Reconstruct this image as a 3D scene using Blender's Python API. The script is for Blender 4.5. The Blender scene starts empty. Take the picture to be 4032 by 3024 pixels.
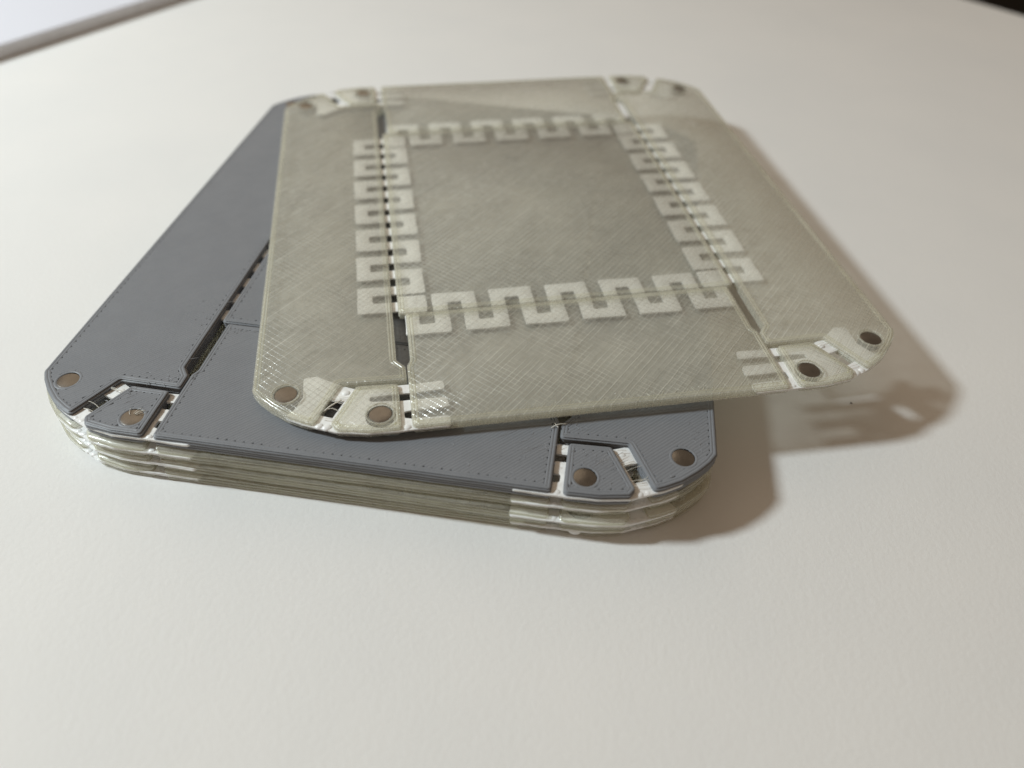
import bpy, bmesh, math, random
from mathutils import Vector, Matrix, noise
from mathutils.geometry import tessellate_polygon

random.seed(7)
scene = bpy.context.scene
U = 0.0011            # one drawing unit (about 1.1 mm) in metres; a magnet is 3 mm across
STACK_H = 7.45        # height of the stack in drawing units

# ------------------------------------------------------------------ camera
def rot_vec(v):
    v = Vector(v)
    return Matrix.Rotation(v.length, 3, v.normalized()) if v.length > 1e-9 else Matrix.Identity(3)

cam_data = bpy.data.cameras.new('camera')
cam = bpy.data.objects.new('camera', cam_data)
scene.collection.objects.link(cam)
scene.camera = cam
rows = rot_vec((2.34470750783852, 0.18470838536596368, -0.032214096817864614))   # right, down, forward
right, down, fwd = rows[0], rows[1], rows[2]
m = Matrix((right, -down, -fwd)).transposed().to_4x4()
m.translation = Vector((24.156, -98.339, 66.576 + STACK_H)) * U
cam.matrix_world = m
cam_data.sensor_width = 36
cam_data.lens = 36 * 2940.06 / 4032
cam_data.clip_start = 0.002
cam_data.clip_end = 20
cam_data.dof.use_dof = True
cam_data.dof.focus_distance = 93 * U
cam_data.dof.aperture_fstop = 12.5
cam_data.dof.aperture_blades = 0

# ------------------------------------------------------------------ light
world = bpy.data.worlds.new('World')
scene.world = world
world.use_nodes = True
wn = world.node_tree.nodes
wn['Background'].inputs[0].default_value = (1.0, 0.755, 0.54, 1)
wn['Background'].inputs[1].default_value = 0.225

def area_light(name, loc, target, size, power, color, shape='DISK'):
    d = bpy.data.lights.new(name, 'AREA')
    d.shape = shape
    d.size = size
    d.energy = power
    d.color = color
    o = bpy.data.objects.new(name, d)
    scene.collection.objects.link(o)
    o.location = loc
    o.rotation_euler = (Vector(target) - Vector(loc)).to_track_quat('-Z', 'Y').to_euler()
    return o

kd = Vector((-1.2, -0.17, 1.0)).normalized()
area_light('desk_lamp_light', Vector((20, 0, 5)) * U + kd * 0.58, (-0.05, -0.01, 0), 0.066, 2.88, (0.88, 0.975, 1.0))
area_light('warm_fill_light', (-0.75, 1.25, 1.15), (0, 0, 0), 1.8, 4.0, (1.0, 0.80, 0.58))  # added warm fill from behind, for soft shade in front and magnet reflections

vs = scene.view_settings
vs.view_transform = 'Standard'
vs.look = 'None'
vs.exposure = 0.0
vs.gamma = 1.0
scene.render.engine = 'CYCLES'
scene.cycles.max_bounces = 14
scene.cycles.diffuse_bounces = 5
scene.cycles.glossy_bounces = 5
scene.cycles.transmission_bounces = 8
scene.cycles.transparent_max_bounces = 40

# ------------------------------------------------------------------ materials
class NT:
    def __init__(self, name):
        self.mat = bpy.data.materials.new(name)
        self.mat.use_nodes = True
        self.t = self.mat.node_tree
        self.t.nodes.clear()
        self.out = self.t.nodes.new('ShaderNodeOutputMaterial')
    def n(self, kind, **kw):
        nd = self.t.nodes.new('ShaderNode' + kind)
        for k, v in kw.items():
            setattr(nd, k, v)
        return nd
    def set(self, nd, **kw):
        for k, v in kw.items():
            nd.inputs[k.replace('_', ' ')].default_value = v
        return nd
    def link(self, a, b):
        self.t.links.new(a, b)
    def math(self, op, a, b=None, c=None, clamp=False):
        nd = self.n('Math', operation=op, use_clamp=clamp)
        for i, v in enumerate((a, b, c)):
            if v is None:
                continue
            if isinstance(v, (int, float)):
                nd.inputs[i].default_value = v
            else:
                self.link(v, nd.inputs[i])
        return nd.outputs[0]
    def coords(self):
        tc = self.n('TexCoord')
        mp = self.n('Mapping')
        mp.inputs['Scale'].default_value = (1 / U, 1 / U, 1 / U)
        self.link(tc.outputs['Object'], mp.inputs['Vector'])
        return mp.outputs[0]
    def noise(self, vec, scale, detail=3.0, rough=0.55):
        nd = self.n('TexNoise')
        nd.inputs['Scale'].default_value = scale
        nd.inputs['Detail'].default_value = detail
        nd.inputs['Roughness'].default_value = rough
        self.link(vec, nd.inputs['Vector'])
        return nd.outputs[0]
    def bump(self, h, strength, dist):
        b = self.n('Bump')
        b.inputs['Strength'].default_value = strength
        b.inputs['Distance'].default_value = dist * U
        self.link(h, b.inputs['Height'])
        return b.outputs[0]
    def ramp(self, fac, lo, hi):
        r = self.n('MapRange', clamp=True)
        r.inputs['From Min'].default_value = lo
        r.inputs['From Max'].default_value = hi
        self.link(fac, r.inputs['Value'])
        return r.outputs[0]
    def mixcol(self, fac, a, b):
        mx = self.n('Mix', data_type='RGBA')
        self.link(fac, mx.inputs[0])
        mx.inputs[6].default_value = (*a, 1)
        mx.inputs[7].default_value = (*b, 1)
        return mx.outputs[2]

def paper_material():
    k = NT('white_paper')
    v = k.coords()
    p = k.n('BsdfPrincipled')
    k.set(p, Roughness=0.75)
    p.inputs['Specular IOR Level'].default_value = 0.25
    n1 = k.noise(v, 1.5, 4, 0.6)
    n2 = k.noise(v, 0.04, 3)
    n3 = k.noise(v, 0.25, 2)
    h = k.math('ADD', n1, k.math('MULTIPLY', n3, 0.6))
    k.link(k.bump(h, 0.16, 0.30), p.inputs['Normal'])
    k.link(k.mixcol(k.ramp(n2, .3, .7), (0.79, 0.79, 0.78), (0.82, 0.815, 0.80)), p.inputs['Base Color'])
    k.link(p.outputs[0], k.out.inputs[0])
    return k.mat

def plain(name, col, rough, metal=0.0, spec=0.5, bump=None, vary=0.0, coat=0.0):
    k = NT(name)
    v = k.coords()
    p = k.n('BsdfPrincipled')
    k.set(p, Roughness=rough, Metallic=metal)
    p.inputs['Specular IOR Level'].default_value = spec
    p.inputs['Coat Weight'].default_value = coat
    if vary:
        n2 = k.noise(v, 0.5, 4)
        a = tuple(c * (1 - vary) for c in col)
        b = tuple(min(1, c * (1 + vary)) for c in col)
        k.link(k.mixcol(k.ramp(n2, .3, .7), a, b), p.inputs['Base Color'])
    else:
        p.inputs['Base Color'].default_value = (*col, 1)
    if bump:
        k.link(k.bump(k.noise(v, bump[0], 4), bump[1], bump[2]), p.inputs['Normal'])
    k.link(p.outputs[0], k.out.inputs[0])
    return k.mat

def grey_material():
    k = NT('grey_filament')
    v = k.coords()
    p = k.n('BsdfPrincipled')
    p.inputs['Specular IOR Level'].default_value = 0.32
    n = k.noise(v, 0.22, 4, 0.6)
    k.link(k.mixcol(k.ramp(n, .3, .7), (0.198, 0.208, 0.227), (0.216, 0.226, 0.245)), p.inputs['Base Color'])
    r = k.n('MapRange')
    r.inputs['To Min'].default_value = 0.36
    r.inputs['To Max'].default_value = 0.58
    k.link(k.noise(v, 0.6, 3), r.inputs['Value'])
    k.link(r.outputs[0], p.inputs['Roughness'])
    k.link(k.bump(k.noise(v, 2.2, 3), 0.35, 0.06), p.inputs['Normal'])
    k.link(p.outputs[0], k.out.inputs[0])
    return k.mat

def clear_material(name, milky, cream, tint, lines=True, gloss=0.19):
    """Natural (uncoloured) printed plastic: partly see-through, with the crossed lines of the infill."""
    k = NT(name)
    v = k.coords()
    sep = k.n('SeparateXYZ')
    k.link(v, sep.inputs[0])
    X, Y = sep.outputs[0], sep.outputs[1]
    big = k.noise(v, 0.10, 3, 0.6)
    mid = k.noise(v, 0.8, 4, 0.65)
    fac = k.math('ADD', k.math('MULTIPLY', k.math('SUBTRACT', big, 0.5), 0.22),
                 k.math('MULTIPLY', k.math('SUBTRACT', mid, 0.5), 0.34))
    if not lines:
        mp = k.n('Mapping')
        mp.inputs['Scale'].default_value = (0.10, 0.10, 4.5)
        k.link(v, mp.inputs['Vector'])
        layer = k.noise(mp.outputs[0], 1.0, 4, 0.7)
        fac = k.math('ADD', k.math('MULTIPLY', fac, 0.25), k.math('MULTIPLY', k.math('SUBTRACT', layer, 0.5), 0.9))
    fac = k.math('ADD', fac, milky)
    height = mid
    if lines:
        wob = k.math('MULTIPLY', k.noise(v, 0.35, 2), 0.25)
        def hatch(expr, period, width, seed):
            u = k.math('DIVIDE', k.math('ADD', expr, wob), period)
            fr = k.math('ABSOLUTE', k.math('SUBTRACT', k.math('FRACT', k.math('ADD', u, seed)), 0.5))
            return k.math('SUBTRACT', 1.0, k.ramp(fr, 0.0, width))
        A = k.math('MULTIPLY', k.math('ADD', X, Y), 0.7071)
        B = k.math('MULTIPLY', k.math('SUBTRACT', X, Y), 0.7071)
        l1 = hatch(A, 0.75, 0.12, 0.1)
        l2 = hatch(B, 0.75, 0.12, 0.37)
        l3 = hatch(B, 0.31, 0.45, 0.0)
        # strokes along one direction vary from pass to pass
        cmb = k.n('CombineXYZ')
        k.link(k.math('MULTIPLY', B, 1.6), cmb.inputs[0])
        k.link(k.math('MULTIPLY', A, 0.05), cmb.inputs[1])
        streak = k.noise(cmb.outputs[0], 1.0, 4, 0.7)
        msk1 = k.ramp(k.noise(v, 0.16, 3), 0.38, 0.62)
        cm2 = k.n('CombineXYZ')
        k.link(k.math('MULTIPLY', A, 0.3), cm2.inputs[0])
        k.link(k.math('MULTIPLY', B, 1.2), cm2.inputs[1])
        msk2 = k.ramp(k.noise(cm2.outputs[0], 0.5, 3), 0.36, 0.60)
        w1 = k.math('MULTIPLY', l1, k.math('MULTIPLY', msk1, 0.38))
        w2 = k.math('MULTIPLY', l2, k.math('MULTIPLY', msk2, 0.42))
        w3 = k.math('MULTIPLY', k.math('SUBTRACT', streak, 0.5), 0.26)
        fac = k.math('ADD', k.math('ADD', fac, w3), k.math('ADD', w1, w2))
        height = k.math('ADD', k.math('MULTIPLY', mid, 0.4),
                        k.math('ADD', k.math('MULTIPLY', l3, 0.4), k.math('ADD', k.math('MULTIPLY', l1, 0.6), k.math('MULTIPLY', l2, 0.6))))
    fac = k.math('MINIMUM', k.math('MAXIMUM', fac, 0.12), 0.95)
    nrm = k.bump(height, 0.52 if lines else 0.2, 0.10)
    d = k.n('BsdfDiffuse'); d.inputs[0].default_value = (*cream, 1)
    tl = k.n('BsdfTranslucent'); tl.inputs[0].default_value = (*cream, 1)
    tr = k.n('BsdfTransparent'); tr.inputs[0].default_value = (*tint, 1)
    gl = k.n('BsdfGlossy'); gl.inputs['Roughness'].default_value = gloss
    k.link(nrm, d.inputs['Normal']); k.link(nrm, gl.inputs['Normal'])
    m1 = k.n('MixShader'); m1.inputs[0].default_value = 0.30
    k.link(d.outputs[0], m1.inputs[1]); k.link(tl.outputs[0], m1.inputs[2])
    m2 = k.n('MixShader'); k.link(fac, m2.inputs[0])
    k.link(tr.outputs[0], m2.inputs[1]); k.link(m1.outputs[0], m2.inputs[2])
    lw = k.n('LayerWeight'); lw.inputs['Blend'].default_value = 0.5
    k.link(nrm, lw.inputs['Normal'])
    fres = k.math('ADD', k.math('MULTIPLY', k.math('POWER', lw.outputs['Facing'], 5.0), 0.9), 0.055)
    m3 = k.n('MixShader'); k.link(fres, m3.inputs[0])
    k.link(m2.outputs[0], m3.inputs[1]); k.link(gl.outputs[0], m3.inputs[2])
    k.link(m3.outputs[0], k.out.inputs[0])
    return k.mat

M = {
    'paper': paper_material(),
    'grey': grey_material(),
    'clear': clear_material('natural_filament', 0.31, (0.80, 0.795, 0.72), (0.965, 0.96, 0.925)),
    'clear_base': clear_material('natural_filament_bed_side', 0.55, (0.72, 0.71, 0.635), (0.95, 0.945, 0.905), lines=False),
    'clear_low': clear_material('natural_filament_edge', 0.28, (0.88, 0.875, 0.79), (0.95, 0.945, 0.89), lines=False, gloss=0.16),
    'clear_edge': clear_material('natural_filament_line', 0.24, (0.92, 0.91, 0.80), (0.97, 0.97, 0.92), lines=False),
    'white': plain('white_flexible_filament', (0.86, 0.87, 0.865), 0.28, spec=0.5, bump=(1.2, 0.25, 0.2), vary=0.04, coat=0.2),
    'magnet': plain('nickel_magnet', (0.26, 0.25, 0.235), 0.27, metal=1.0, bump=(1.1, 0.5, 0.06), vary=0.16),
    'scuff': plain('scuffed_grey_plastic', (0.27, 0.28, 0.30), 0.3, vary=0.15),
    'strand': plain('plastic_strand', (0.75, 0.73, 0.66), 0.35),
    'pad': plain('pad_paper', (0.74, 0.75, 0.82), 0.8, spec=0.2),
    'pad_side': plain('pad_paper_edge', (0.80, 0.80, 0.82), 0.85, spec=0.2, vary=0.06),
    'dark': plain('dark_floor', (0.012, 0.010, 0.008), 0.8, spec=0.1, bump=(0.05, 0.3, 2.0)),
}

# ------------------------------------------------------------------ geometry helpers
FLAT_TOPPED = {'side_panel', 'end_panel', 'centre_panel', 'corner_piece', 'corner_hinge', 'end_hinge', 'side_hinge', 'hinge_corner', 'magnet'}

def link_mesh(name, bm, mat, parent=None, smooth_angle=None):
    me = bpy.data.meshes.new(name)
    bm.normal_update()
    bm.to_mesh(me)
    bm.free()
    me.materials.append(mat)
    if smooth_angle:
        for p in me.polygons:
            p.use_smooth = not (name in FLAT_TOPPED and abs(p.normal.z) > 0.99)
        me.set_sharp_from_angle(angle=math.radians(smooth_angle))
    o = bpy.data.objects.new(name, me)
    scene.collection.objects.link(o)
    if parent:
        o.parent = parent
    return o

def empty(name, loc=(0, 0, 0)):
    o = bpy.data.objects.new(name, None)
    o.empty_display_size = 0.01
    scene.collection.objects.link(o)
    o.location = loc
    return o

def tag(o, label, cat, group=None):
    o['label'] = label
    o['category'] = cat
    if group:
        o['group'] = group

def area(poly):
    return 0.5 * sum(a[0] * b[1] - b[0] * a[1] for a, b in zip(poly, poly[1:] + poly[:1]))

def ccw(poly):
    return poly if area(poly) > 0 else poly[::-1]

def fillet(poly, r, seg=4):
    out = []
    n = len(poly)
    for i in range(n):
        p0, p, p1 = Vector(poly[i - 1]), Vector(poly[i]), Vector(poly[(i + 1) % n])
        a, b = p0 - p, p1 - p
        la, lb = a.length, b.length
        a.normalize(); b.normalize()
        ang = a.angle(b)
        if ang > 2.9:
            out.append(tuple(p)); continue
        d = min(r / math.tan(ang / 2), la * .45, lb * .45)
        s, e = p + a * d, p + b * d
        for k in range(seg + 1):
            t = k / seg
            q = s * (1 - t) ** 2 + p * 2 * t * (1 - t) + e * t * t
            out.append((q.x, q.y))
    return out

def resample(poly, step):
    out = []
    for a, b in zip(poly, poly[1:] + poly[:1]):
        L = math.hypot(b[0] - a[0], b[1] - a[1])
        if L < 1e-6:
            continue
        k = max(1, int(L / step))
        for i in range(k):
            t = i / k
            out.append((a[0] + (b[0] - a[0]) * t, a[1] + (b[1] - a[1]) * t))
    return out

def normals2(poly):
    n = len(poly)
    res = []
    for i in range(n):
        p0, p, p1 = Vector(poly[i - 1]), Vector(poly[i]), Vector(poly[(i + 1) % n])
        e0, e1 = (p - p0).normalized(), (p1 - p).normalized()
        n0, n1 = Vector((e0.y, -e0.x)), Vector((e1.y, -e1.x))
        s = n0 + n1
        if s.length < 1e-6:
            s = n0.copy()
        s.normalize()
        res.append(s / max(0.5, s.dot(n0)))
    return res

def offset(poly, d):
    return [(p[0] + n.x * d, p[1] + n.y * d) for p, n in zip(poly, normals2(poly))]

def circle(c, r, n=28):
    return [(c[0] + r * math.cos(2 * math.pi * i / n), c[1] + r * math.sin(2 * math.pi * i / n)) for i in range(n)]

def slab(poly, z0, z1, layers, bend, holes=(), bulge=0.05, wob=0.03, zwob=0.0, seed=0, step=1.2, edge=0.10):
    """A printed piece: outline with stacked bulging layers on its side, holes through it."""
    poly = ccw(resample(ccw(list(poly)), step))
    nm = normals2(poly)
    prof = []
    lh = (z1 - z0) / layers
    for k in range(layers):
        b = bulge * (0.7 + 0.6 * noise.noise((k * 3.1, seed * 1.7, 0.3)))
        prof += [(z0 + lh * (k + .02), -0.15), (z0 + lh * (k + .22), b * .75), (z0 + lh * (k + .5), b), (z0 + lh * (k + .78), b * .75)]
    prof.append((z1 - min(0.06, lh * .2), -edge * .25))
    prof.append((z1, -edge))
    bm = bmesh.new()
    loops = []
    for z, off in prof:
        lp = []
        for (x, y), n_ in zip(poly, nm):
            w = wob * noise.noise((x * .35 + seed, y * .35, z * .9)) + wob * .3 * noise.noise((x * 1.7, y * 1.7 + seed, z * 2))
            dz = zwob * noise.noise((x * .5, y * .5, seed + 5.0))
            xx, yy = x + n_.x * (off + w), y + n_.y * (off + w)
            lp.append(bm.verts.new(Vector((xx, yy, z + dz + bend(xx))) * U))
        loops.append(lp)
    N = len(poly)
    for a, b in zip(loops, loops[1:]):
        for i in range(N):
            j = (i + 1) % N
            bm.faces.new((a[i], a[j], b[j], b[i]))
    hl = []
    for h in holes:
        h = ccw(list(h))
        bot = [bm.verts.new(Vector((x, y, z0 + bend(x))) * U) for x, y in h]
        top = [bm.verts.new(Vector((x, y, z1 + bend(x))) * U) for x, y in h]
        for i in range(len(h)):
            j = (i + 1) % len(h)
            bm.faces.new((bot[j], bot[i], top[i], top[j]))
        hl.append((bot, top))
    for which, base in ((1, loops[-1]), (0, loops[0])):
        if not hl:
            f = bm.faces.new(base if which else base[::-1])
            f.normal_update()
            bmesh.ops.triangulate(bm, faces=[f], ngon_method='BEAUTY')
            continue
        ring = [base] + [h[which][::-1] for h in hl]
        flat = [v for r in ring for v in r]
        for t in tessellate_polygon([[Vector((v.co.x, v.co.y, 0)) for v in r] for r in ring]):
            vv = [flat[i] for i in t]
            if len(set(vv)) < 3:
                continue
            cr = (vv[1].co - vv[0].co).cross(vv[2].co - vv[0].co).z
            if (cr < 0) == (which == 1):
                vv.reverse()
            try:
                bm.faces.new(vv)
            except ValueError:
                pass
    return bm

def tube(bm, pts, r, sides=6, closed=False):
    """Round strand along points (drawing units)."""
    pts = [Vector(p) for p in pts]
    n = len(pts)
    rings = []
    for i, p in enumerate(pts):
        a = pts[i - 1] if (i or closed) else p
        b = pts[(i + 1) % n] if (i < n - 1 or closed) else p
        d = (b - a).normalized()
        s = d.cross(Vector((0, 0, 1)))
        s = s.normalized() if s.length > 1e-4 else Vector((1, 0, 0))
        u = s.cross(d)
        rr = r[i] if isinstance(r, (list, tuple)) else r
        rings.append([bm.verts.new((p + (s * math.cos(2 * math.pi * k / sides) + u * math.sin(2 * math.pi * k / sides)) * rr) * U) for k in range(sides)])
    for i in range(n if closed else n - 1):
        a, b = rings[i], rings[(i + 1) % n]
        for k in range(sides):
            l = (k + 1) % sides
            bm.faces.new((a[k], a[l], b[l], b[k]))
    if not closed:
        bm.faces.new(rings[0][::-1])
        bm.faces.new(rings[-1])

# ------------------------------------------------------------------ the plate's drawing (drawing units, plate centre at 0,0)
def mir(poly, sx, sy):
    return ccw([(x * sx, y * sy) for x, y in poly])

ARC = [(34.85, -45.30), (36.0, -44.75), (37.9, -43.6), (39.8, -41.9), (41.2, -40.3), (42.0, -39.0)]
HALF = [(24.75, -35.8), (23.65, -37.2), (23.65, -39.4), (31.75, -39.05)] + ARC
SIDE = HALF + [(x, -y) for x, y in reversed(HALF)]
CORNER = [(24.7, -40.1), (29.7, -39.9), (32.7, -45.6), (32.1, -46.6), (28.6, -47.25), (25.1, -47.35), (24.75, -47.1)]
FRONT = [(-23.3, -47.3), (23.3, -47.3), (23.3, -37.0), (22.85, -36.0), (22.85, -26.8), (-22.85, -26.8), (-22.85, -36.0), (-23.3, -37.0)]
CENTRE = [(-23.8, -26.4), (23.8, -26.4), (23.8, 26.4), (-23.8, 26.4)]
MAG_T = (27.0, -44.9)
MAG_S = (38.1, -40.1)
MAG_R = 1.37
FLEX = [(19.0, -47.45), (24.0, -47.35), (25.2, -47.40), (28.6, -47.28), (32.2, -46.6), (33.3, -46.05), (34.3, -45.60), (36.0, -44.78), (38.2, -43.4),
        (37.2, -42.6), (36.0, -40.4), (36.1, -37.2), (34.5, -37.0), (32.2, -38.8), (30.3, -39.75), (29.4, -40.05), (24.6, -40.05), (19.3, -39.9), (19.1, -41.2),
        (24.2, -41.3), (28.3, -41.4), (28.3, -42.3), (24.3, -42.7), (19.1, -42.8), (18.9, -44.2), (23.4, -44.3), (24.3, -44.4), (24.3, -45.6), (23.4, -45.8), (19.0, -45.9)]
FLEX_HOLE = [(31.25, -41.9), (32.95, -41.3), (34.1, -43.7), (32.6, -44.4)]

def meander(bars, inner, outer, w):
    """Outline of a square-wave band crossing the hinge; bars = positions, joined outside first."""
    path = [(bars[0], inner)]
    side = outer
    for i, b in enumerate(bars):
        if i == 0:
            path.append((b, outer - math.copysign(w / 2, outer - inner)))
            continue
        lvl = (outer - math.copysign(w / 2, outer - inner)) if i % 2 == 1 else (inner + math.copysign(w / 2, outer - inner))
        path.append((b, lvl))
        nxt = (inner + math.copysign(w / 2, outer - inner)) if i % 2 == 1 else (outer - math.copysign(w / 2, outer - inner))
        if i == len(bars) - 1:
            nxt = inner
        path.append((b, nxt))
    L, R = [], []
    n = len(path)
    for i in range(n):
        p = Vector(path[i])
        if i == 0:
            d = (Vector(path[1]) - p).normalized(); nn = Vector((-d.y, d.x))
        elif i == n - 1:
            d = (p - Vector(path[i - 1])).normalized(); nn = Vector((-d.y, d.x))
        else:
            d0 = (p - Vector(path[i - 1])).normalized(); d1 = (Vector(path[i + 1]) - p).normalized()
            nn = Vector((-d0.y, d0.x)) + Vector((-d1.y, d1.x))
        L.append(tuple(p + nn * (w / 2)))
        R.append(tuple(p - nn * (w / 2)))
    return ccw(L + R[::-1])

def clip_lines(outer, holes, spacing, direction):
    """Parallel strokes at 45 degrees clipped (even-odd) to the outline minus the holes."""
    s = math.sqrt(.5)
    d = Vector((s, s * direction))
    nrm = Vector((-d.y, d.x))
    edges = []
    for poly in [outer] + list(holes):
        edges += list(zip(poly, poly[1:] + poly[:1]))
    cs = [Vector(p).dot(nrm) for p in outer]
    c = min(cs) + spacing * .5
    out, idx = [], 0
    while c < max(cs):
        ts = []
        for a, b in edges:
            ca, cb = Vector(a).dot(nrm) - c, Vector(b).dot(nrm) - c
            if (ca > 0) != (cb > 0):
                f = ca / (ca - cb)
                p = Vector(a).lerp(Vector(b), f)
                ts.append(p.dot(d))
        ts.sort()
        for a, b in zip(ts[::2], ts[1::2]):
            if b - a > .3:
                out.append((idx, nrm * c + d * a, nrm * c + d * b, d, nrm))
        c += spacing
        idx += 1
    return out

def infill(outline, holes, bend, direction, seed, sp=0.375):
    """Top layer as printed: two outline passes and rows of parallel ridges with small pits where rows turn."""
    bm = bmesh.new()
    rnd = random.Random(seed)
    prof = [(-.52, -.026), (-.34, -.009), (-.12, 0), (.12, 0), (.34, -.009), (.52, -.026)]
    inner = offset(outline, -0.78)
    hs = [offset(h, 0.20) for h in holes]
    for idx, a, b, d, nrm in clip_lines(inner, hs, sp, direction):
        lo, hi = (0.20, rnd.choice((-0.10, -0.09, -0.08, -0.06, 0.02))) if idx % 2 else (rnd.choice((-0.10, -0.09, -0.08, -0.06, 0.02)), 0.20)
        a2, b2 = a - d * (lo + rnd.uniform(-.03, .03)), b + d * (hi + rnd.uniform(-.03, .03))
        L = (b2 - a2).length
        k = max(1, int(L / 2.5))
        rows = []
        zoff = rnd.uniform(-.005, .004)
        for i in range(k + 1):
            p = a2.lerp(b2, i / k)
            wv = 0.006 * noise.noise((p.x * .6, p.y * .6, idx * .37))
            row = []
            for u, z in prof:
                q = p + nrm * (u * sp * 1.02)
                zz = z + zoff + wv + bend(q.x)
                row.append(bm.verts.new(Vector((q.x, q.y, zz)) * U))
            rows.append(row)
        for r0, r1 in zip(rows, rows[1:]):
            for i in range(len(prof) - 1):
                bm.faces.new((r0[i], r1[i], r1[i + 1], r0[i + 1]))
        for r, sgn in ((rows[0], -1), (rows[-1], 1)):
            low = []
            for v in r:
                q = v.co / U
                low.append(bm.verts.new(Vector((q.x + d.x * .07 * sgn, q.y + d.y * .07 * sgn, bend(q.x) - .16)) * U))
            for i in range(len(prof) - 1):
                bm.faces.new((r[i], low[i], low[i + 1], r[i + 1]))
    ol = resample(outline, 0.8)
    loops = [offset(ol, -0.26), offset(ol, -0.60)] if True else []
    for h in holes:
        loops += [offset(h, 0.10), ]
    for q, lp in enumerate(loops):
        nm = normals2(lp)
        w = 0.37
        rows = []
        for (x, y), n_ in zip(lp, nm):
            wv = .02 * noise.noise((x * .7, y * .7, q + seed))
            row = []
            for u, z in prof:
                xx, yy = x + n_.x * u * w, y + n_.y * u * w
                row.append(bm.verts.new(Vector((xx, yy, z * 2.2 + wv + .02 + bend(xx))) * U))
            rows.append(row)
        for i in range(len(rows)):
            r0, r1 = rows[i], rows[(i + 1) % len(rows)]
            for j in range(len(prof) - 1):
                bm.faces.new((r0[j], r1[j], r1[j + 1], r0[j + 1]))
    bm.normal_update()
    bmesh.ops.reverse_faces(bm, faces=[f for f in bm.faces if f.normal.z < 0])
    return bm

def magnet(c, bend, z_top, z_bot):
    bm = bmesh.new()
    n = 40
    rad = [(z_bot, MAG_R), (z_top - .12, MAG_R), (z_top - .03, MAG_R - .03), (z_top, MAG_R - .12)]
    dz = bend(c[0])
    tilt = (random.uniform(-.03, .03), random.uniform(-.03, .03))
    loops = []
    for z, r in rad:
        lp = []
        for i in range(n):
            a = 2 * math.pi * i / n
            x, y = r * math.cos(a), r * math.sin(a)
            lp.append(bm.verts.new(Vector((c[0] + x, c[1] + y, z + dz + x * tilt[0] + y * tilt[1])) * U))
        loops.append(lp)
    for a, b in zip(loops, loops[1:]):
        for i in range(n):
            j = (i + 1) % n
            bm.faces.new((a[i], a[j], b[j], b[i]))
    bm.faces.new(loops[-1])
    bm.faces.new(loops[0][::-1])
    return bm

def ball(bm, c, r, squash=(1, 1, 1), seg=10):
    mt = Matrix.Translation(Vector(c) * U) @ Matrix.Diagonal((r * squash[0] * U, r * squash[1] * U, r * squash[2] * U, 1))
    bmesh.ops.create_uvsphere(bm, u_segments=seg, v_segments=max(5, seg // 2 + 1), radius=1, matrix=mt)

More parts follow.
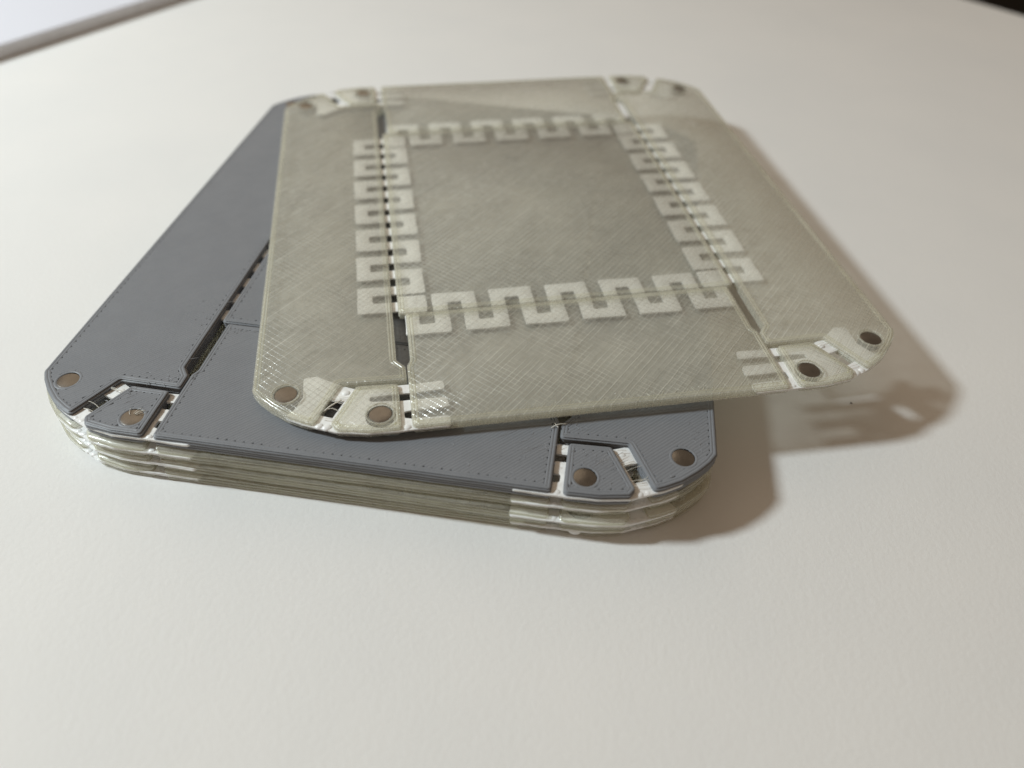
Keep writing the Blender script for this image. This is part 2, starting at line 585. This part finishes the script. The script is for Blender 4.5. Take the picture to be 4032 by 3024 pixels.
def build_plate(name, t, fold, mat, layers, seed, full=True, ridged=False, wob=0.03):
    """One foldable plate, top face at z = 0 of its empty: rigid pieces, flexible white hinges, eight magnets."""
    root = empty(name)
    fl, fr = fold
    def bend(x):
        if x < -24.5:
            return fl * (-x - 24.5)
        if x > 24.5:
            return fr * (x - 24.5)
        return 0.0
    zt = -0.14 if ridged else 0.0
    wz1, wz0 = -t * 0.40, -t * 0.64
    def piece(nm, poly, holes, r, sd, direction=1):
        pl = ccw(fillet(poly, r))
        o = link_mesh(nm, slab(pl, -t, zt, layers, bend, holes, seed=sd, wob=wob * (1.8 if nm == 'corner_piece' else 1), bulge=0.12), mat, root, 50)
        if full and not ridged:
            o.data.materials.append(M['clear_base'])     # the frosted side that lay on the print bed
            for p in o.data.polygons:
                if p.normal.z < -0.99:
                    p.material_index = 1
        if ridged:
            g = link_mesh('infill_lines', infill(pl, [ccw(list(h)) for h in holes], bend, direction, sd), mat, o, 60)
            g['kind'] = 'stuff'
        elif full:
            lb = bmesh.new()
            for off in (-.26, -.62):
                lp = offset(resample(pl, 1.0), off)
                nm2 = normals2(lp)
                rows = []
                for (x, y), n_ in zip(lp, nm2):
                    wv = .02 * noise.noise((x * .6, y * .6, off))
                    rows.append([lb.verts.new(Vector((x + n_.x * u, y + n_.y * u, zz + wv + .01 + bend(x))) * U) for u, zz in ((-.16, -.03), (-.09, .035), (0, .055), (.09, .035), (.16, -.03))])
                for i in range(len(rows)):
                    r0, r1 = rows[i], rows[(i + 1) % len(rows)]
                    for j in range(4):
                        lb.faces.new((r0[j], r1[j], r1[j + 1], r0[j + 1]))
            lb.normal_update()
            bmesh.ops.reverse_faces(lb, faces=[f for f in lb.faces if f.normal.z < 0])
            g = link_mesh('outline_lines', lb, M['clear_edge'], o, 60)
            g['kind'] = 'stuff'
        return o
    pieces = {}
    for sx in (-1, 1):
        pieces['side', sx] = piece('side_panel', mir(SIDE, sx, 1), [circle((MAG_S[0] * sx, MAG_S[1] * sy), MAG_R + .06) for sy in (1, -1)], 0.45, seed + 1 + sx)
    for sy in (1, -1):
        pieces['end', sy] = piece('end_panel', mir(FRONT, 1, sy), [], 0.4, seed + 4 + sy)
    pieces['centre'] = piece('centre_panel', CENTRE, [], 0.4, seed + 7)
    for sx in (-1, 1):
        for sy in (1, -1):
            c = (MAG_T[0] * sx, MAG_T[1] * sy)
            pieces['corner', sx, sy] = piece('corner_piece', mir(CORNER, sx, sy), [circle(c, MAG_R + .06)], 0.5, seed + 9 + sx * 2 + sy, direction=1)
            # flexible white corner hinge with three fingers
            fx = mir(offset(fillet(FLEX, 0.35, 3), 0.05), sx, sy)
            hz = [circle(c, MAG_R + .42), mir(FLEX_HOLE, sx, sy)]
            fb = slab(fx, wz0, wz1, 2, bend, hz, bulge=.09, wob=.10, zwob=.05, seed=seed + sx * 3 + sy * 5, step=.6, edge=.14)
            rnd = random.Random(seed * 31 + sx * 7 + sy)
            zc = (wz0 + wz1) / 2
            for (bx, by, br) in [(33.2, -45.75, .42), (34.1, -45.40, .38), (31.0, -40.4, .40), (24.0, -47.0, .38)]:
                ball(fb, (bx * sx, by * sy, zc + bend(bx * sx) + .04), br * rnd.uniform(.85, 1.15), (1.35, 1.05, .62), 14)
            link_mesh('corner_hinge', fb, M['white'], root, 60)
            for (mx, my) in (c, (MAG_S[0] * sx, MAG_S[1] * sy)):
                link_mesh('magnet', magnet((mx, my), bend, -.09 if not ridged else -.06, -t + .05), M['magnet'], root, 40)
                if not ridged and full:
                    rb = bmesh.new()
                    tube(rb, [(x, y, .0 + bend(x)) for x, y in circle((mx, my), MAG_R + .30, 32)], .11, 6, True)
                    link_mesh('magnet_rim', rb, mat, root, 60)
    if full:
        W = 1.95
        bx = [-22.1 + 4.018 * k for k in range(12)]
        by = [-24.4 + 3.754 * k for k in range(14)]
        for sy in (-1, 1):
            pl = meander(bx, 22.3, 30.55, W)
            link_mesh('end_hinge', slab(mir(fillet(pl, .25, 2), 1, sy), wz0, wz1, 2, bend, bulge=.04, wob=.13, seed=seed + 20 + sy, step=1.0), M['white'], root, 50)
        for sx in (-1, 1):
            pl = [(b, a) for a, b in meander(by, 19.9, 29.3, W)]
            link_mesh('side_hinge', slab(mir(fillet(pl, .25, 2), sx, 1), wz0 + .02, wz1 - .02, 2, bend, bulge=.04, wob=.13, seed=seed + 24 + sx, step=1.0), M['white'], root, 50)
        for sx in (-1, 1):
            for sy in (-1, 1):
                blk = mir([(19.95, -26.1), (23.7, -26.1), (23.7, -22.2), (19.95, -22.2)], sx, sy)
                hl = mir([(20.9, -24.3), (22.2, -24.3), (22.2, -23.3), (20.9, -23.3)], sx, sy)
                link_mesh('hinge_corner', slab(fillet(blk, .3, 2), wz0 + .04, wz1 - .04, 2, bend, [hl], bulge=.03, wob=.05, seed=seed + 30 + sx + sy), M['white'], root, 50)
    return root, pieces, bend

# ------------------------------------------------------------------ the setting
def flat_poly(name, pts, z0, z1, mat, kind=None, parent=None):
    bm = bmesh.new()
    lo = [bm.verts.new((x, y, z0)) for x, y in pts]
    hi = [bm.verts.new((x, y, z1)) for x, y in pts]
    n = len(pts)
    for i in range(n):
        j = (i + 1) % n
        bm.faces.new((lo[i], lo[j], hi[j], hi[i]))
    bm.faces.new(hi)
    bm.faces.new(lo[::-1])
    o = link_mesh(name, bm, mat, parent)
    if kind:
        o['kind'] = kind
    return o

# far edge of the white tabletop runs through two points seen at the top right
eA = Vector((132.2, 167.5)) * U
eB = Vector((144.0, 157.1)) * U
ed = (eB - eA).normalized()
p0, p1 = eA - ed * 0.40, eA + ed * 0.55
back = Vector((-ed.y, ed.x)) * -1.0
if back.dot(Vector((0, 0)) - eA) < 0:
    back = -back
tab = [tuple(p0), tuple(p0 + back * 0.85), tuple(p1 + back * 0.85), tuple(p1)]
flat_poly('tabletop', ccw(tab), -0.022, 0.0, M['paper'], 'structure')
flat_poly('floor', [(-3, -3), (3, -3), (3, 3), (-3, 3)], -0.76, -0.74, M['dark'], 'structure')

# ------------------------------------------------------------------ the stack of plates
T_SHEET, GAP = 1.64, 0.25
stack = [
    ('grey', 'opaque grey printed folding plate with white hinges, uppermost of the square stack', (-0.034, 0.004), (0, 0, 0)),
    ('clear_low', 'see-through cream plate directly beneath the grey plate in the stack', (-0.026, 0.002), (-0.35, -0.30, 0.006)),
    ('clear_low', 'see-through cream plate second below the grey plate in the stack', (-0.016, 0.001), (0.30, -0.65, -0.007)),
    ('clear_low', 'see-through cream plate at the bottom of the stack, resting on the white tabletop', (0, 0), (-0.20, -0.50, 0.004)),
]
z = STACK_H
grey_root = None
for i, (mk, label, fold, (dx, dy, rz)) in enumerate(stack):
    root, pcs, bend = build_plate('folding_plate', T_SHEET, fold, M[mk], 4 if i == 0 else 3, 40 * i + 3, full=(i == 0), ridged=(i == 0), wob=.04 if i == 0 else .07)
    root.location = Vector((dx, dy, z)) * U
    root.rotation_euler = (0, 0, rz)
    tag(root, label, 'plastic plate', 'plates of the stack')
    if i == 0:
        grey_root, grey_pcs, grey_bend = root, pcs, bend
    z -= T_SHEET + GAP

# ------------------------------------------------------------------ the loose plate on top
top_root, top_pcs, top_bend = build_plate('folding_plate', 1.25, (0.004, -0.012), M['clear'], 4, 211, full=True)
R3 = rot_vec((-0.0043, -0.012, 0.3066)).to_4x4()
R3.translation = Vector((14.52, 9.95, STACK_H + 1.82)) * U
top_root.matrix_world = R3
tag(top_root, 'see-through cream printed folding plate lying askew across the grey plate', 'plastic plate')

# curled ends of the infill strokes along the near edge of the loose plate
bm = bmesh.new()
rnd = random.Random(5)
x = -18.5
while x < 22:
    y0 = -46.55
    h = rnd.uniform(.7, 1.2)
    s = rnd.choice((-1, 1, 1))
    pts = [(x + s * (.32 * math.sin(k / 6 * 2.6)) + (.1 * k / 6), y0 + h * k / 6, .015 + .02 * math.sin(k)) for k in range(7)]
    tube(bm, pts, [.05 - .004 * k for k in range(7)], 5)
    if rnd.random() < .5:
        tube(bm, [(x + .5, y0 + .05, .01), (x + .75, y0 + .35, .03), (x + .6, y0 + .7, .01)], .035, 5)
    x += 1.06 * rnd.choice((1, 1, 1, 1.5)) + rnd.uniform(-.1, .1)
tube(bm, [(-18.8 + k * .8, -46.6 + .03 * math.sin(k * 2.1), .01) for k in range(52)], .05, 5)
o = link_mesh('infill_ends', bm, M['clear'], top_pcs['end', 1], 60)
o['kind'] = 'stuff'

# thin strands of plastic left between the pieces
def strand(root, bend, pts, r=.06):
    bm = bmesh.new()
    tube(bm, [(x, y, z_ + bend(x)) for x, y, z_ in pts], r, 6)
    return link_mesh('plastic_strand', bm, M['strand'], root, 60)

strand(top_root, top_bend, [(-33.6, -43.3, -.35), (-32.9, -42.7, -.22), (-32.2, -42.2, -.2), (-31.5, -41.7, -.3)], .09)
strand(top_root, top_bend, [(-33.2, -43.0, -.4), (-32.6, -42.9, -.3), (-32.0, -43.2, -.4)], .03)
strand(grey_root, grey_bend, [(22.4, -38.2, .1), (22.9, -37.9, .35), (23.4, -37.6, .3), (24.1, -37.3, .12)], .055)
strand(grey_root, grey_bend, [(22.7, -37.4, .15), (22.9, -37.8, .3), (23.2, -38.1, .2)], .04)
strand(grey_root, grey_bend, [(33.0, -44.3, -.4), (33.9, -43.7, -.2), (34.2, -43.4, -.1)], .03)
for root_, bend_, sx_, n_ in ((top_root, top_bend, -1, 5), (top_root, top_bend, 1, 5), (grey_root, grey_bend, -1, 5), (grey_root, grey_bend, 1, 6)):
    for _ in range(n_):
        t0 = rnd.uniform(0, 1)
        ax, ay = 29.9 + 2.7 * t0, -40.2 - 5.2 * t0
        L = rnd.uniform(1.2, 2.1)
        strand(root_, bend_, [(sx_ * (ax + L * f), ay + .45 * L * f + .15 * math.sin(3 * f + t0 * 9), -.25 + .12 * math.sin(3.1 * f)) for f in (0, .25, .5, .75, 1)], rnd.uniform(.018, .04))
for q in range(7):
    a = rnd.uniform(.2, 2.2)
    c = (-MAG_T[0], MAG_T[1])
    p = [(c[0] + (1.5 - .25 * j) * math.cos(a + .12 * j), c[1] + (1.5 - .25 * j) * math.sin(a + .12 * j), .05 + .06 * math.sin(j)) for j in range(5)]
    strand(grey_root, grey_bend, p, .025)

# smeared crumbs of plastic on the grey plate
bm = bmesh.new()
def crumbs(cx, cy, sx, sy, n, seed):
    r = random.Random(seed)
    for _ in range(n):
        px, py = r.gauss(cx, sx), r.gauss(cy, sy)
        L = r.uniform(.15, .7)
        a = r.uniform(0, 3.14)
        pts = [(px + math.cos(a + .5 * j) * L * j / 3, py + math.sin(a + .5 * j) * L * j / 3, .0 + grey_bend(px)) for j in range(4)]
        tube(bm, pts, [.015, .045, .04, .015], 5)
crumbs(19.5, -43.5, 2.0, 1.6, 12, 1)
crumbs(26.5, -41.5, 1.2, .7, 12, 2)
crumbs(30.5, -43.0, .9, 1.1, 10, 3)
crumbs(39.5, -36.5, .8, 1.6, 10, 4)
crumbs(25.5, -37.5, .8, .8, 12, 5)
crumbs(-26.5, -38.5, 1.3, .5, 12, 6)
crumbs(-29.5, -41.5, 1.0, .9, 10, 7)
crumbs(-27.0, -28.0, 1.2, 4.0, 8, 8)
crumbs(-20.5, -28.0, 1.5, .6, 12, 9)
crumbs(5, -43, 12, 1.5, 8, 10)
def smears(cx, cy, ang, n, seed, spread=1.0):
    r = random.Random(seed)
    for _ in range(n):
        px, py = r.gauss(cx, spread), r.gauss(cy, spread * .6)
        L, a = r.uniform(1.0, 3.4), ang + r.gauss(0, .12)
        pts = [(px + math.cos(a) * L * f, py + math.sin(a) * L * f + .05 * math.sin(7 * f), -.015 + grey_bend(px)) for f in (0, .2, .4, .6, .8, 1)]
        tube(bm, pts, [.012, .04, .045, .04, .035, .01], 5)
smears(-29.0, -38.0, .45, 7, 21)
smears(-28.5, -36.0, .40, 5, 22, 1.4)
smears(-29.5, -42.5, .75, 6, 23, .7)
smears(-27.0, -24.0, .5, 5, 24, 1.2)
smears(18.5, -42.0, .6, 6, 25, 1.3)
smears(28.5, -42.5, .7, 6, 26, .9)
smears(25.5, -36.3, .5, 5, 27, .6)
o = link_mesh('plastic_crumbs', bm, M['scuff'], grey_root, 60)
o['kind'] = 'stuff'

# round drop of flexible plastic under the near right corner of the stack
bm = bmesh.new()
ball(bm, (26.6, -47.5, .62), .62, (1.3, .8, .9), 16)
# belongs to the bottom plate
low = [o for o in scene.collection.objects if o.name.startswith('folding_plate') and 'bottom of the stack' in o.get('label', '')][0]
d = link_mesh('plastic_drop', bm, M['white'], None, 60)
d.parent = low
d.matrix_parent_inverse = (Matrix.Translation(low.location) @ low.rotation_euler.to_matrix().to_4x4()).inverted()

# speck of dust lying in the shadow
bm = bmesh.new()
sp = Vector((63.2, -19.6, .09))
ball(bm, sp, .11, (1.2, .9, .8), 8)
for v in bm.verts:
    v.co += Vector((random.uniform(-.04, .04), random.uniform(-.04, .04), 0)) * U
o = link_mesh('dust_speck', bm, M['dark'])
tag(o, 'tiny dark speck of dust on the tabletop in the shadow of the loose plate', 'speck')

# ------------------------------------------------------------------ pad of paper at the far left
a = Vector((-119.2, 62.5)) * U
b = Vector((-97.35, 108.8)) * U
dv = (b - a).normalized()
nv = Vector((-dv.y, dv.x))
if nv.x > 0:
    nv = -nv
q0 = a - dv * 0.09
pad = empty('paper_pad', (q0.x, q0.y, 0))
loc = lambda u, w: (dv.x * u + nv.x * w, dv.y * u + nv.y * w)
nsh = 9
hh = 0.0036
for k in range(nsh):
    rr = random.Random(k)
    e = rr.uniform(-.00025, .00025)
    z0, z1 = hh * k / nsh, hh * (k + 1) / nsh - 0.00004
    pts = ccw([loc(0, e), loc(0.21, e), loc(0.21, 0.148), loc(0, 0.148)])
    flat_poly('sheet', pts, z0, z1, M['pad'] if k == nsh - 1 else M['pad_side'], None, pad)
tag(pad, 'thick white pad of paper lying flat on the tabletop behind the stack', 'paper pad')
